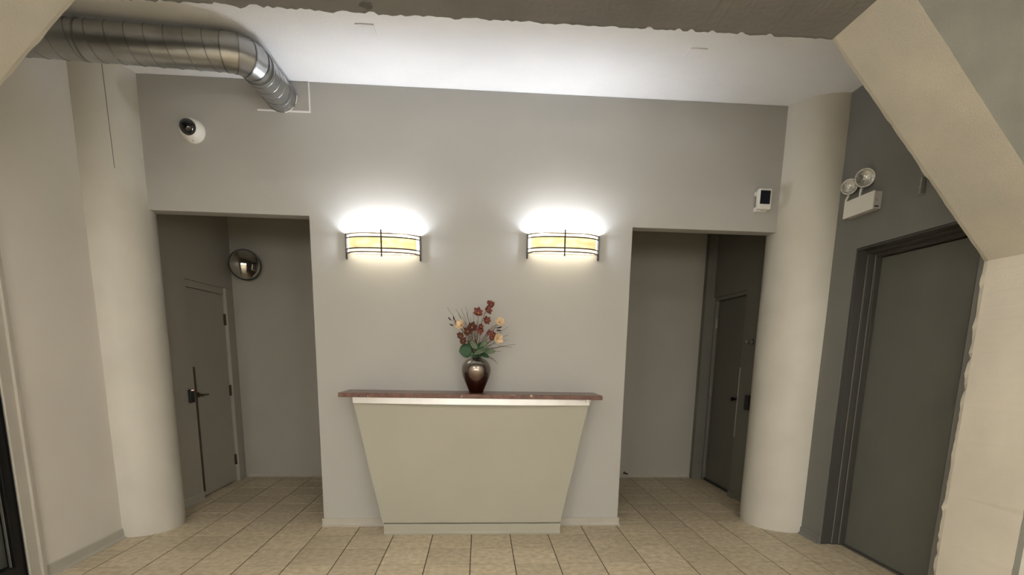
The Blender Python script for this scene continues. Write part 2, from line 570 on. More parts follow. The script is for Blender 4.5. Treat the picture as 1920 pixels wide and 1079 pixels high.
# normal of each stretch pointing into the opening
NRM = [(1, 0), (0.707, -0.707), (0, -1), (-0.717, -0.697), (-1, 0)]
AMP = [0.006, 0.004, 0.012, 0.0018, 0.009]
rnd = random.Random(5)
def build_portal():
    m = MB()
    n = len(inn)
    vn, vm, vf, vfo = [], [], [], []
    for i, (x, z, s) in enumerate(inn):
        p = i * 0.36
        far = noise.noise(Vector((p, 3.1, 0))) + 0.6 * noise.noise(Vector((p * 2.7, 8.2, 0)))
        if s == 2 and x > 0.3:
            far *= 0.45
        chip = -0.012 if (rnd.random() < 0.06 and s in (2, 4)) else 0
        k = far * AMP[s] + chip
        j = noise.noise(Vector((p * 1.7, 21.0, 0))) * 0.004
        nx, nz = NRM[s]
        vn.append((x + nx * j, YN, z + nz * j))
        vm.append((x, YF - 0.03, z))
        vf.append((x - nx * (0.006 - k), YF - 0.002 + far * 0.004, z - nz * (0.006 - k)))
    out = sample(outer_path, NP)
    for (x, z, s) in out:
        vfo.append((x, z))
    vs_ = vn + vm + vf + [(x, YN, z) for x, z in vfo] + [(x, YF, z) for x, z in vfo]
    for i in range(n - 1):
        s = inn[i][2]
        # soffit stretch: bare dark concrete; haunches and posts: painted
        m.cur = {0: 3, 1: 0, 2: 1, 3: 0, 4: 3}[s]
        m.f += [(i, i + 1, n + i + 1, n + i), (n + i, n + i + 1, 2 * n + i + 1, 2 * n + i)]
        m.mi += [m.cur, m.cur]
        m.f += [(3 * n + i, 3 * n + i + 1, i + 1, i)]
        m.mi += [2]
        m.f += [(2 * n + i, 2 * n + i + 1, 4 * n + i + 1, 4 * n + i)]
        m.mi += [2]
        m.f += [(3 * n + i, 4 * n + i, 4 * n + i + 1, 3 * n + i + 1)]
        m.mi += [2]
    # the corners between the outer path and the ceiling
    m.v = vs_
    for sgn, a, b in ((-1, -2.93, -1.9), (1, 2.93, 1.8)):
        pts_ = [(a, 2.3), (b, ZC), (a, ZC)]
        base = len(m.v)
        m.v += [(x, YN, z) for x, z in pts_] + [(x, YF, z) for x, z in pts_]
        m.f += [(base, base + 1, base + 2), (base + 3, base + 5, base + 4)]
        m.mi += [2, 2]
    return m.build('concrete_portal', ['concrete', 'concrete_bare', 'concrete_face', 'column_inner'])
portal = build_portal()
tag(portal, 'rough concrete beam on posts with slanted haunches framing the view', 'beam', kind='structure')
# dark damp blotches on the beam soffit
def blotch(x, y, z, rx, ry, seed):
    m = MB()
    n = 26
    vs_ = [(x, y, z - 0.001)]
    for k in range(n):
        a = 2 * math.pi * k / n
        q = 1 + 0.45 * noise.noise(Vector((math.cos(a) * 1.6 + seed, math.sin(a) * 1.6, seed)))
        vs_.append((x + rx * q * math.cos(a), y + ry * q * math.sin(a), z))
    m.add(vs_, [(0, k + 1, (k + 1) % n + 1) for k in range(n)])
    m.add([(p[0], p[1], z + 0.004) for p in vs_[1:]], [tuple(range(n))])
    return m
M['stain'] = mat('stain', (0.105, 0.10, 0.092), 0.7, var=0.25, vscale=25)
for i, (x, y, rx, ry) in enumerate([(-0.50, 2.73, 0.032, 0.025), (-0.60, 2.64, 0.025, 0.02), (-0.44, 2.66, 0.014, 0.02)]):
    blotch(x, y, 2.9062, rx, ry, i * 3.7).build('damp_stain', 'stain', portal)

# ------------------------------------------------------------------ baseboards
def cove(m, pa, pb, out, h=0.066, t=0.008):
    """vinyl cove base between floor points pa and pb, 'out' = unit vector away from the wall"""
    prof = [(0, 0), (0.024, 0), (0.024, 0.004), (0.013, 0.010), (t, 0.020), (t, h - 0.004), (0.004, h), (0, h)]
    o = Vector(out)
    A = [Vector((pa[0], pa[1], 0)) + o * d + Vector((0, 0, z)) for d, z in prof]
    B = [Vector((pb[0], pb[1], 0)) + o * d + Vector((0, 0, z)) for d, z in prof]
    n = len(prof)
    m.add(A + B, [tuple(range(n)), tuple(range(2 * n - 1, n - 1, -1))] + [(i, (i + 1) % n, (i + 1) % n + n, i + n) for i in range(n)])
    return m
m = cove(MB(), (XA - 0.012, YW), (-0.74, YW), (0, -1, 0))
cove(m, (XA, YW - 0.01), (XA, YW + 0.13), (-1, 0, 0))
tag(m.build('baseboard_front_left', 'white_trim'), 'cream cove baseboard left of the counter foot', 'baseboard', kind='structure')
m = cove(MB(), (0.64, YW), (XBn + 0.012, YW), (0, -1, 0))
cove(m, (XBn, YW - 0.01), (XBn, YW + 0.13), (1, 0, 0))
tag(m.build('baseboard_front_right', 'white_trim'), 'cream cove baseboard right of the counter foot', 'baseboard', kind='structure')
m = cove(MB(), (XL, 3.36), (XL, 4.11), (1, 0, 0), h=0.075)
tag(m.build('baseboard_left', 'white_trim'), 'cream baseboard along the left wall up to the round column', 'baseboard', kind='structure')
m = cove(MB(), (XLA, 4.6), (XLA, LD0 - 0.005), (1, 0, 0), h=0.08)
tag(m.build('baseboard_recess_left', 'white_trim'), 'cream baseboard before the white door', 'baseboard', kind='structure')
m = cove(MB(), (-2.6, YB), (2.5, YB), (0, -1, 0), h=0.03)
tag(m.build('baseboard_back', 'white_trim'), 'low pale baseboard along the back wall', 'baseboard', kind='structure')
m = cove(MB(), (XR, RD1 + 0.002), (XR, 4.15), (-1, 0, 0), h=0.06)
tag(m.build('baseboard_right', 'dark_paint'), 'dark grey baseboard between the round column and big door', 'baseboard', kind='structure')

# ------------------------------------------------------------------ glazed panel at far left
win = empty('window_1', (XL, 3.05, 0), 'black framed glass panel at the left picture edge', 'glass panel', kind='structure')
def wpart(name, a, b, material, bevel=0.003):
    mb = MB().box((a[0] - XL, a[1] - 3.05, a[2]), (b[0] - XL, b[1] - 3.05, b[2]))
    return mb.build(name, material, win, bevel=bevel)
wpart('stile', (-2.74, 3.175, 0.0), (-2.69, 3.25, 2.34), 'black_metal')
wpart('stile', (-2.74, 2.835, 0.0), (-2.69, 2.90, 2.34), 'black_metal')
wpart('rail', (-2.74, 2.90, 0.0), (-2.69, 3.175, 0.15), 'black_metal')
wpart('rail', (-2.74, 2.90, 0.865), (-2.69, 3.175, 0.925), 'black_metal')
wpart('rail', (-2.74, 2.90, 2.27), (-2.69, 3.175, 2.34), 'black_metal')
wpart('pane', (-2.722, 2.90, 0.15), (-2.716, 3.175, 0.865), 'glass', 0)
wpart('pane', (-2.722, 2.90, 0.925), (-2.716, 3.175, 2.27), 'glass', 0)
for za, zb in ((0.15, 0.865), (0.925, 2.27)):
    wpart('glazing_bead', (-2.712, 3.155, za), (-2.70, 3.163, zb), 'steel', 0.001)
# cream casing round it
m = MB().box((XL, WIN1 - 0.02, 0), (XL + 0.012, WIN1 + 0.07, WINZ + 0.09))
m.box((XL, WIN1 + 0.055, 0), (XL + 0.028, WIN1 + 0.085, WINZ + 0.11))
m.box((XL, WIN0 - 0.03, WINZ), (XL + 0.012, WIN1 - 0.02, WINZ + 0.09))
tag(m.build('trim_1', 'white_trim', bevel=0.003), 'cream casing board beside the black framed glass panel', 'trim', kind='structure')

# ------------------------------------------------------------------ white door in the left recess
d = empty('door_1', (XLA, 5.6, 0), 'white flush door in the left opening under the round mirror', 'door', kind='structure')
def part(par, org, name, a, b, material, bevel=0.002):
    mb = MB().box(tuple(a[i] - org[i] for i in range(3)), tuple(b[i] - org[i] for i in range(3)))
    return mb.build(name, material, par, bevel=bevel)
og = (XLA, 5.6, 0)
part(d, og, 'leaf', (-2.69, 5.262, 0.012), (-2.648, 5.985, 1.962), 'white_door')
fr = MB()
for a, b in (((-2.72, LD0 + 0.001, 0), (-2.641, 5.258, 2.028)), ((-2.72, 5.989, 0), (-2.641, LD1 - 0.001, 2.028)), ((-2.72, 5.258, 1.967), (-2.641, 5.989, 2.028)),
             ((-2.641, 5.99, 0), (-2.615, 6.11, 2.03)), ):
    fr.box(tuple(a[i] - og[i] for i in range(3)), tuple(b[i] - og[i] for i in range(3)))
fr.build('frame', 'white_door', d, bevel=0.002)
for z in (0.24, 0.985, 1.715):
    h = MB().box((-2.649 - XLA, 5.965 - 5.6, z - 0.055), (-2.644 - XLA, 5.99 - 5.6, z + 0.055))
    h.tube([(-2.638 - XLA, 5.986 - 5.6, z - 0.057), (-2.638 - XLA, 5.986 - 5.6, z + 0.057)], 0.008, 10)
    h.build('hinge', 'bronze', d)
lv = MB()
lv.lathe([(0.026, 0), (0.026, 0.008), (0.012, 0.012), (0.012, 0.05)], 20, axis_matrix((-2.648 - XLA, 5.315 - 5.6, 0.985), (1, 0, 0)))
lv.tube([(-2.605 - XLA, 5.315 - 5.6, 0.985), (-2.603 - XLA, 5.36 - 5.6, 0.985), (-2.606 - XLA, 5.43 - 5.6, 0.983)], 0.009, 10)
lv.build('lever_handle', 'bronze', d, smooth=True)
part(d, og, 'latch_guard', (-2.646, 5.240, 0.06), (-2.632, 5.275, 1.25), 'bronze', 0.001)

# card reader beside it
rd = empty('card_reader', (XLA, 5.14, 0.93), 'small black card reader beside the white door', 'card reader')
ro = (XLA, 5.14, 0.93)
part(rd, ro, 'case', (XLA, 5.105, 0.93), (XLA + 0.025, 5.18, 1.05), 'black_plastic', 0.006)
M['reader_highlight'] = lamp_mat('reader_highlight', (1.0, 0.62, 0.55), 0.7)  # reddish highlight on the case, painted as a glowing strip
part(rd, ro, 'top_strip', (XLA + 0.020, 5.12, 1.038), (XLA + 0.0275, 5.165, 1.047), 'reader_highlight', 0.002)

# ------------------------------------------------------------------ charcoal door in the right recess
d = empty('door_2', (XRA, 5.7, 0), 'charcoal door inside the right opening', 'door', kind='structure')
og = (XRA, 5.7, 0)
part(d, og, 'leaf', (2.648, AD0 + 0.035, 0.01), (2.688, AD1 - 0.035, ADZ - 0.04), 'dark_leaf')
fr = MB()
for a, b in (((2.612, AD0 + 0.001, 0), (2.69, AD0 + 0.033, ADZ - 0.002)), ((2.612, AD1 - 0.033, 0), (2.69, AD1 - 0.001, ADZ - 0.002)),
             ((2.612, AD0 + 0.033, ADZ - 0.038), (2.69, AD1 - 0.033, ADZ - 0.002)), ((2.575, AD0 - 0.11, 0), (2.601, AD0 - 0.002, 0.06))):
    fr.box(tuple(a[i] - og[i] for i in range(3)), tuple(b[i] - og[i] for i in range(3)))
fr.build('frame', 'dark_alcove', d, bevel=0.002)
for z in (0.25, 1.03, 1.79):
    h = MB().box((2.630 - XRA, AD1 - 0.075 - 5.7, z - 0.055), (2.636 - XRA, AD1 - 0.04 - 5.7, z + 0.055))
    h.tube([(2.626 - XRA, AD1 - 0.038 - 5.7, z - 0.057), (2.626 - XRA, AD1 - 0.038 - 5.7, z + 0.057)], 0.008, 10)
    h.build('hinge', 'steel', d)
part(d, og, 'latch_guard', (2.604, AD0 - 0.012, 0.62), (2.634, AD0 + 0.03, 1.32), 'lamp_housing', 0.001)
kb = MB().lathe([(0.022, 0), (0.022, 0.006), (0.010, 0.010), (0.010, 0.03), (0.020, 0.034), (0.022, 0.05), (0.012, 0.06)], 18, axis_matrix((2.635 - XRA, 5.43 - 5.7, 1.0), (-1, 0, 0)))
kb.build('knob', 'black_metal', d, smooth=True)
part(d, og, 'drop_seal', (2.628, AD0 + 0.04, 0.004), (2.634, AD1 - 0.04, 0.03), 'black_plastic', 0.001)
rd = empty('card_reader', (XRA, 5.10, 0.92), 'black card reader half hidden by the right round column', 'card reader')
ro = (XRA, 5.17, 0.92)
part(rd, ro, 'case', (XRA - 0.028, 5.135, 0.92), (XRA, 5.21, 1.06), 'black_plastic', 0.006)
part(rd, ro, 'top_strip', (XRA - 0.0295, 5.15, 1.045), (XRA - 0.022, 5.195, 1.052), 'black_metal', 0.001)
rod = empty('wall_peg', (XRA, 5.14, 1.57), 'small shiny metal peg above the half hidden card reader', 'peg')
MB().lathe([(0.018, 0), (0.018, 0.006), (0.009, 0.009), (0.009, 0.045), (0.013, 0.047), (0.013, 0.06)], 16, axis_matrix((0, 0, 0), (-1, 0, 0))).build('peg', 'aluminium', rod, smooth=True)
MB().lathe([(0.026, 0), (0.026, 0.003), (0.02, 0.005)], 20, axis_matrix((0, 0, 0), (-1, 0, 0))).build('base_plate', 'black_metal', rod)

# ------------------------------------------------------------------ big dark door on the right
d = empty('door_3', (XR, 3.36, 0), 'big dark grey door in a deep frame under the emergency light', 'door', kind='structure')
og = (XR, 3.36, 0)
XLf = 2.83
part(d, og, 'leaf', (XLf, RD0 + 0.03, 0.012), (XLf + 0.044, RD1 - 0.031, RDZ - 0.06), 'dark_door')
steps = [(2.655, 2.735, 0.001, 0.008), (2.735, 2.785, 0.001, 0.018), (2.785, 2.874, 0.001, 0.029)]
for xa, xb, o0, o1 in steps:
    fr = MB()
    for a, b in (((xa, RD1 - o1, 0), (xb, RD1 - o0, RDZ - o0)), ((xa, RD0 + o0, 0), (xb, RD0 + o1, RDZ - o0)), ((xa, RD0 + o1, RDZ - o1 * 1.9), (xb, RD1 - o1, RDZ - o0))):
        fr.box(tuple(a[i] - og[i] for i in range(3)), tuple(b[i] - og[i] for i in range(3)))
    fr.build('frame_step', 'dark_frame', d, bevel=0.002)
# light on the frame step faces, painted as paler strips
for xa, o1 in ((2.735, 0.018), (2.785, 0.029)):
    MB().box((xa - 0.002 - og[0], RD1 - o1 - og[1], 0.01), (xa + 0.004 - og[0], RD1 - o1 + 0.006 - og[1], RDZ - 0.04)).build('lit_frame_edge', 'dark_paint', d, bevel=0.001)
part(d, og, 'threshold', (2.80, RD0 + 0.03, 0.0005), (2.873, RD1 - 0.03, 0.010), 'steel', 0.002)
MB().lathe([(0.016, 0), (0.016, 0.003), (0.008, 0.004)], 18, axis_matrix((XLf - og[0], 2.985 - og[1], 1.0), (-1, 0, 0))).build('lock_cylinder', 'dark_frame', d)

# ------------------------------------------------------------------ reception counter
ct = empty('reception_counter', (-0.05, 4.25, 0), 'tapering reception counter with red stone top standing against the middle wall', 'counter')
co = Vector((-0.05, 4.25, 0))
def cmb(mb):
    mb.v = [tuple(Vector(p) - co) for p in mb.v]
    return mb
YCF = 4.149
cmb(MB().prism([(-0.758, 0.095), (0.651, 0.095), (0.851, 1.086), (-0.957, 1.086)], 'y', YCF, YW - 0.001)).build('body', 'counter_paint', ct, bevel=0.003)
pl = MB()
cove(pl, (-0.748, YCF + 0.012), (0.650, YCF + 0.012), (0, -1, 0), h=0.084)
pl.box((-0.748, YCF + 0.012, 0), (0.650, YW - 0.001, 0.083))
pl.box((-0.73, YCF + 0.03, 0.083), (0.635, YW - 0.001, 0.094))
cmb(pl).build('plinth', 'counter_paint', ct)
# bowed metal strip
st = MB()
n = 30
def strip_y(t):
    return YCF - 0.012 - 0.05 * (1 - (2 * t - 1) ** 2)
vs_, fs_ = [], []
for i in range(n + 1):
    t = i / n
    x = -0.948 + (0.845 + 0.948) * t
    y = strip_y(t)
    wob = 0.0012 * noise.noise(Vector((x * 6, 0, 3)))
    for yy, zz in ((y, 1.036 + wob), (y, 1.0855), (YCF + 0.006, 1.0855), (YCF + 0.006, 1.036 + wob)):
        vs_.append((x, yy, zz))
for i in range(n):
    for k in range(4):
        fs_.append((i * 4 + k, i * 4 + (k + 1) % 4, (i + 1) * 4 + (k + 1) % 4, (i + 1) * 4 + k))
fs_ += [(3, 2, 1, 0), (n * 4, n * 4 + 1, n * 4 + 2, n * 4 + 3)]
cmb(st.add(vs_, fs_)).build('metal_strip', 'aluminium', ct)
cmb(MB().box((-1.026, 4.03, 1.087), (0.921, YW - 0.001, 1.120))).build('top_slab', 'stone', ct, bevel=0.003)
for x, sx in ((0.80, 0.012), (0.825, 0.008)):
    cmb(MB().box((x, 4.036, 1.066), (x + sx, 4.06, 1.088))).build('filler', 'mastic', ct, bevel=0.002)

# ------------------------------------------------------------------ vase and flowers
VX, VY, VZ = -0.027, 4.215, 1.1205
va = empty('flower_vase', (VX, VY, VZ), 'bulbous bronze coloured vase standing on the red stone counter top', 'vase')
prof = [(0.0, 0.001), (0.050, 0.0), (0.054, 0.004), (0.058, 0.016), (0.070, 0.045), (0.086, 0.080), (0.100, 0.115), (0.109, 0.150), (0.111, 0.175), (0.108, 0.198), (0.098, 0.222), (0.080, 0.243), (0.058, 0.257), (0.042, 0.264), (0.037, 0.270), (0.039, 0.276), (0.042, 0.279), (0.038, 0.280), (0.033, 0.272), (0.036, 0.262), (0.05, 0.25), (0.06, 0.2), (0.0, 0.19)]
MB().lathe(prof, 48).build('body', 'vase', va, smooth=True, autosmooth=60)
MB().lathe([(0.0365, 0.2695), (0.041, 0.272), (0.0445, 0.278), (0.041, 0.2815), (0.0355, 0.279)], 40, caps=False).build('rim', 'bronze', va, smooth=True)

KX = 0.00408
def fl_pos(u, v, dy=0.0):
    """u, v in the drawing of the bouquet (millimetre grid), dy towards the viewer"""
    px_ = 820 + u / 5.39
    py_ = 550 + v / 5.39
    return Vector(((px_ - 893) * KX + 0.0, -dy, (737 - py_) * 0.00402))
MOUTH = Vector((0, 0, 0.272))

def curve_pts(a, b, bow, n=9):
    a, b = Vector(a), Vector(b)
    side = Vector((bow[0], bow[1], bow[2]))
    return [a.lerp(b, i / (n - 1)) + side * math.sin(math.pi * i / (n - 1)) for i in range(n)]

def stem_thing(name, label, cat, group=None):
    return empty(name, (VX, VY, VZ), label, cat, group)

def mouth_pt(k):
    a = k * 2.4
    return Vector((0.018 * math.cos(a), 0.018 * math.sin(a), 0.20))

def bouquet_stem(par, tip, k, r0=0.0028, r1=0.0014, material='stem', name='stem', bow=None):
    m0 = mouth_pt(k)
    tip = Vector(tip)
    p1 = Vector((m0.x * 1.1, m0.y * 1.1, 0.285))
    b = bow if bow else ((tip.x) * -0.12, 0, 0.015)
    path = [m0] + curve_pts(p1, tip, b, 9)
    rs = [r0 + (r1 - r0) * i / (len(path) - 1) for i in range(len(path))]
    return MB().tube(path, rs, 6).build(name, material, par, smooth=True), path

def petal(m, c, d, side, length, width, cup=0.25, n=5):
    """a cupped petal growing from c along d"""
    d = Vector(d).normalized()
    s = (Vector(side) - d * Vector(side).dot(d)).normalized()
    nrm = d.cross(s)
    base = len(m.v)
    vs_, fs_ = [], []
    for i in range(n + 1):
        t = i / n
        wd = width * math.sin(math.pi * (0.12 + 0.80 * t)) ** 0.8 * (1 if t < 1 else 0.55)
        lift = cup * length * t * t
        for j in (-1, 0, 1):
            vs_.append(Vector(c) + d * length * t + s * wd * 0.5 * j + nrm * (lift + abs(j) * 0.12 * width))
    for i in range(n):
        for j in range(2):
            a = i * 3 + j
            fs_.append((a, a + 1, a + 4, a + 3))
    m.add(vs_, fs_)

def blossom(par, c, facing, size, petals, material, name='blossom', cup=0.3, seed=0, heart='flower_heart', width=0.62):
    r = random.Random(seed)
    c = Vector(c)
    f = Vector(facing).normalized()
    mt = axis_matrix((0, 0, 0), f).to_3x3()
    m = MB()
    ph = r.random() * 6
    for k in range(petals):
        a = ph + 2 * math.pi * k / petals + r.uniform(-0.15, 0.15)
        rad = mt @ Vector((math.cos(a), math.sin(a), 0))
        tang = mt @ Vector((-math.sin(a), math.cos(a), 0))
        dvec = rad + f * r.uniform(0.15, 0.45)
        petal(m, c + rad * size * 0.08, dvec, tang, size * r.uniform(0.85, 1.1), size * width, cup)
    o = m.build(name, material, par, smooth=True, autosmooth=80)
    md = o.modifiers.new('thick', 'SOLIDIFY')
    md.thickness = 0.0012
    MB().lathe([(0.0, 0.0), (size * 0.16, size * 0.02), (size * 0.18, size * 0.12), (size * 0.1, size * 0.24), (0.0, size * 0.27)], 8, axis_matrix(c, f)).build('heart', heart, o, smooth=True)
    return o

def pod(par, c, d, length, r, material='pod', name='bud'):
    MB().lathe([(0.0, -length * 0.5), (r * 0.6, -length * 0.38), (r, -length * 0.08), (r * 0.85, length * 0.2), (r * 0.4, length * 0.42), (0, length * 0.5)], 8, axis_matrix(c, d)).build(name, material, par, smooth=True)

def leaf_blade(m, c, d, nrm, length, width, fold=0.1, n=8, droop=0.15):
    d = Vector(d).normalized()
    nv = Vector(nrm)
    nv = (nv - d * nv.dot(d)).normalized()
    s = d.cross(nv)
    vs_, fs_ = [], []
    for i in range(n + 1):
        t = i / n
        wd = width * (max(0.0, math.sin(math.pi * min(1, 0.06 + 0.94 * t))) ** 0.7) * 0.5
        for j in (-1, -0.5, 0, 0.5, 1):
            vs_.append(Vector(c) + d * length * t + s * wd * j + nv * (abs(j) * fold * width - droop * length * t * t))
    for i in range(n):
        for j in range(4):
            a = i * 5 + j
            fs_.append((a, a + 1, a + 6, a + 5))
    m.add(vs_, fs_)

FW = (0, -1, 0.15)
def spray(label, blooms, k, material, group=None, cat='flower'):
    """a stem with blossoms strung along it; blooms from lowest to highest: (u, v, dy, size)"""
    t = stem_thing('orchid_spray', label, cat, group)
    pts_ = [fl_pos(u, v, dy) for u, v, dy, s in blooms]
    stem, path = bouquet_stem(t, pts_[-1], k)
    for i, (u, v, dy, s) in enumerate(blooms):
        c = pts_[i]
        # short stalk from the main stem
        near_p = min(path, key=lambda q: (q - (c - Vector((0, 0, 0.02)))).length)
        if (near_p - c).length > 0.004:
            MB().tube([near_p, near_p.lerp(c, 0.5) + Vector((0, 0, -0.003)), c], 0.0013, 5).build('stalk', 'stem', t)
        blossom(t, c, (random.uniform(-0.6, 0.6), -1, random.uniform(-0.3, 0.6)), s * 1.22, 6, material, seed=int(u + v), width=0.72, cup=0.4)
    return t
G_RED = 'burgundy orchid sprays in the vase'
spray('tallest burgundy orchid spray rising above the bouquet', [(490, 285, 0.03, 0.030), (505, 185, 0.02, 0.027), (538, 130, 0.02, 0.024), (520, 108, 0.015, 0.016)], 1, 'petal_red', G_RED)
spray('burgundy orchid spray in the middle of the bouquet, just left of the tallest one', [(440, 378, 0.05, 0.028), (432, 345, 0.045, 0.022), (412, 215, 0.03, 0.034)], 2, 'petal_red', G_RED)
spray('brownish orchid spray beside the cream flower on the left', [(310, 395, 0.05, 0.030), (352, 358, 0.05, 0.034), (330, 345, 0.05, 0.022)], 3, 'petal_brown', G_RED)
spray('short brown orchid spray hanging low above the round leaf', [(262, 490, 0.06, 0.027), (240, 445, 0.055, 0.026)], 4, 'petal_brown', G_RED)
spray('dark red orchid spray behind the lower cream flower on the right', [(548, 455, 0.03, 0.022), (520, 415, 0.04, 0.022), (565, 425, 0.03, 0.022)], 5, 'petal_red', G_RED)

def lily(label, u, v, dy, facing, size, k, petals=6):
    t = stem_thing('cream_flower', label, 'flower', 'cream flowers in the vase')
    c = fl_pos(u, v, dy)
    bouquet_stem(t, c, k, 0.003, 0.0018)
    blossom(t, c, facing, size, petals, 'petal_cream', seed=int(u), cup=0.35, width=0.85)
    return t
lily('cream lily shaped flower on the left side of the bouquet', 252, 340, 0.05, (-0.6, -0.7, 0.3), 0.044, 6)
lily('cream rounded flower at the upper right of the bouquet', 620, 300, 0.04, (0.15, -1, 0.25), 0.036, 7, 7)
lily('cream star shaped flower at the lower right of the bouquet', 600, 462, 0.06, (0.4, -0.9, 0.1), 0.042, 8)

t = stem_thing('bud_branch', 'branch with dark red buds at the left edge of the bouquet', 'branch', 'bud branches in the vase')
tip = fl_pos(192, 318, 0.03)
_, path = bouquet_stem(t, tip, 9)
for (u, v), (dx, dz) in (((130, 275), (-0.7, 0.7)), ((172, 270), (-0.2, 1)), ((148, 335), (-1, 0.45)), ((192, 308), (-0.2, 0.9))):
    c = fl_pos(u, v, 0.03)
    MB().tube([tip, tip.lerp(c, 0.6), c], 0.0012, 5).build('stalk', 'stem', t)
    pod(t, c, (dx, 0, dz), 0.034, 0.0055)
t = stem_thing('bud_branch', 'branch with two near black buds below the upper right cream flower', 'branch', 'bud branches in the vase')
tip = fl_pos(585, 352, 0.045)
bouquet_stem(t, tip, 10, 0.0032, 0.002)
for (u, v), (dx, dz) in (((622, 352), (1, 0.25)), ((615, 381), (1, 0.05))):
    c = fl_pos(u, v, 0.05)
    MB().tube([tip, c], 0.0013, 5).build('stalk', 'stem', t)
    pod(t, c, (dx, -0.2, dz), 0.042, 0.006)

def leaf_thing(label, k, blades, material, group='green leaves in the vase'):
    t = stem_thing('leaf_stem', label, 'leaf', group)
    for c, d, nrm, L, W_, fold, droop in blades:
        m0 = mouth_pt(k)
        MB().tube([m0, Vector((m0.x * 1.1, m0.y * 1.1, 0.285)), Vector(c)], 0.0022, 6).build('stalk', 'leaf_dark', t)
        m = MB()
        leaf_blade(m, c, d, nrm, L, W_, fold, droop=droop)
        o = m.build('blade', material, t, smooth=True, autosmooth=80)
        md = o.modifiers.new('thick', 'SOLIDIFY')
        md.thickness = 0.0012
    return t
leaf_thing('large round dark green leaf on the left over the vase rim', 1, [(fl_pos(352, 575, 0.05), (-1, -0.25, -0.15), (0.1, -1, 0.25), 0.100, 0.110, 0.02, 0.1)], 'leaf_dark')
leaf_thing('broad pale green leaf drooping over the front of the vase rim', 2, [(fl_pos(500, 560, 0.05), (-1, -0.4, -0.42), (0.0, -0.5, 0.8), 0.115, 0.06, 0.08, 0.1)], 'leaf_pale')
leaf_thing('dark green leaf in the heart of the bouquet', 3, [(fl_pos(385, 560, 0.03), (0.75, -0.4, 0.38), (-0.2, -0.8, 0.5), 0.095, 0.055, 0.08, 0.2)], 'leaf_dark')
leaf_thing('grey green leaf spreading to the right above the vase rim', 4, [(fl_pos(465, 590, 0.05), (1, -0.2, 0.12), (0.0, -0.75, 0.6), 0.09, 0.055, 0.08, 0.25)], 'leaf_pale')
leaf_thing('dark green leaf hanging at the right of the vase mouth', 5, [(fl_pos(430, 612, 0.04), (1, -0.4, -0.28), (0, -0.7, 0.6), 0.075, 0.045, 0.08, 0.2)], 'leaf_dark')
leaf_thing('small upright green leaf behind the round dark leaf', 6, [(fl_pos(330, 545, -0.01), (-0.2, 0.1, 1), (0.2, -1, 0.1), 0.055, 0.032, 0.06, 0.1)], 'leaf_pale')

leaf_thing('pale folded leaf standing in the heart of the bouquet, left of centre', 7, [(fl_pos(395, 570, 0.045), (-0.55, -0.2, 0.8), (0.3, -1, 0.2), 0.075, 0.045, 0.12, 0.15)], 'leaf_pale')
leaf_thing('pale leaf standing in the heart of the bouquet, right of centre', 8, [(fl_pos(440, 575, 0.05), (0.45, -0.3, 0.75), (-0.2, -1, 0.3), 0.08, 0.05, 0.12, 0.15)], 'leaf_pale')
leaf_thing('small dark leaf tucked against the vase mouth under the pale leaf', 9, [(fl_pos(420, 625, 0.045), (-0.9, -0.4, -0.1), (0, -0.8, 0.5), 0.06, 0.04, 0.08, 0.2)], 'leaf_dark')

def twig(label, ends, k, seed, material='twig', wig=0.006):
    r = random.Random(seed)
    t = stem_thing('twig', label, 'twig', 'dry twigs in the vase')
    for e, (u, v) in enumerate(ends):
        tip = fl_pos(u, v, r.uniform(-0.02, 0.04))
        m0 = mouth_pt(k + e)
        path = [m0]
        for i in range(11):
            q = Vector((m0.x, m0.y, 0.285)).lerp(tip, i / 10)
            q += Vector((0, 0, 0.02 * math.sin(math.pi * i / 10)))
            if 0 < i < 10:
                q += Vector((r.uniform(-wig, wig), r.uniform(-wig, wig), r.uniform(-wig, wig)))
            path.append(q)
        rs = [0.0023 - 0.0011 * i / (len(path) - 1) for i in range(len(path))]
        MB().tube(path, rs, 5).build('branchlet', material, t)
twig('wispy dry twigs fanning out at the upper left of the bouquet', [(105, 160), (190, 182), (240, 170), (215, 212), (250, 245), (275, 290)], 1, 1)
twig('curled dry twigs left of the burgundy orchids', [(285, 160), (355, 205), (300, 210), (335, 260), (365, 240), (325, 300)], 2, 2)
twig('thin dry twigs reaching far out on the right', [(790, 515), (755, 540), (710, 425), (700, 470)], 3, 3)
twig('fine dry twigs behind the upper right cream flower', [(675, 268), (708, 340), (655, 395)], 4, 4)
twig('low dry twigs hanging down at the right of the vase', [(665, 540), (618, 715), (590, 690), (640, 590), (560, 660)], 5, 5)
twig('bare brown twigs in the middle of the bouquet', [(395, 290), (470, 330), (370, 430), (560, 330), (450, 430)], 6, 6, 'stem', 0.004)

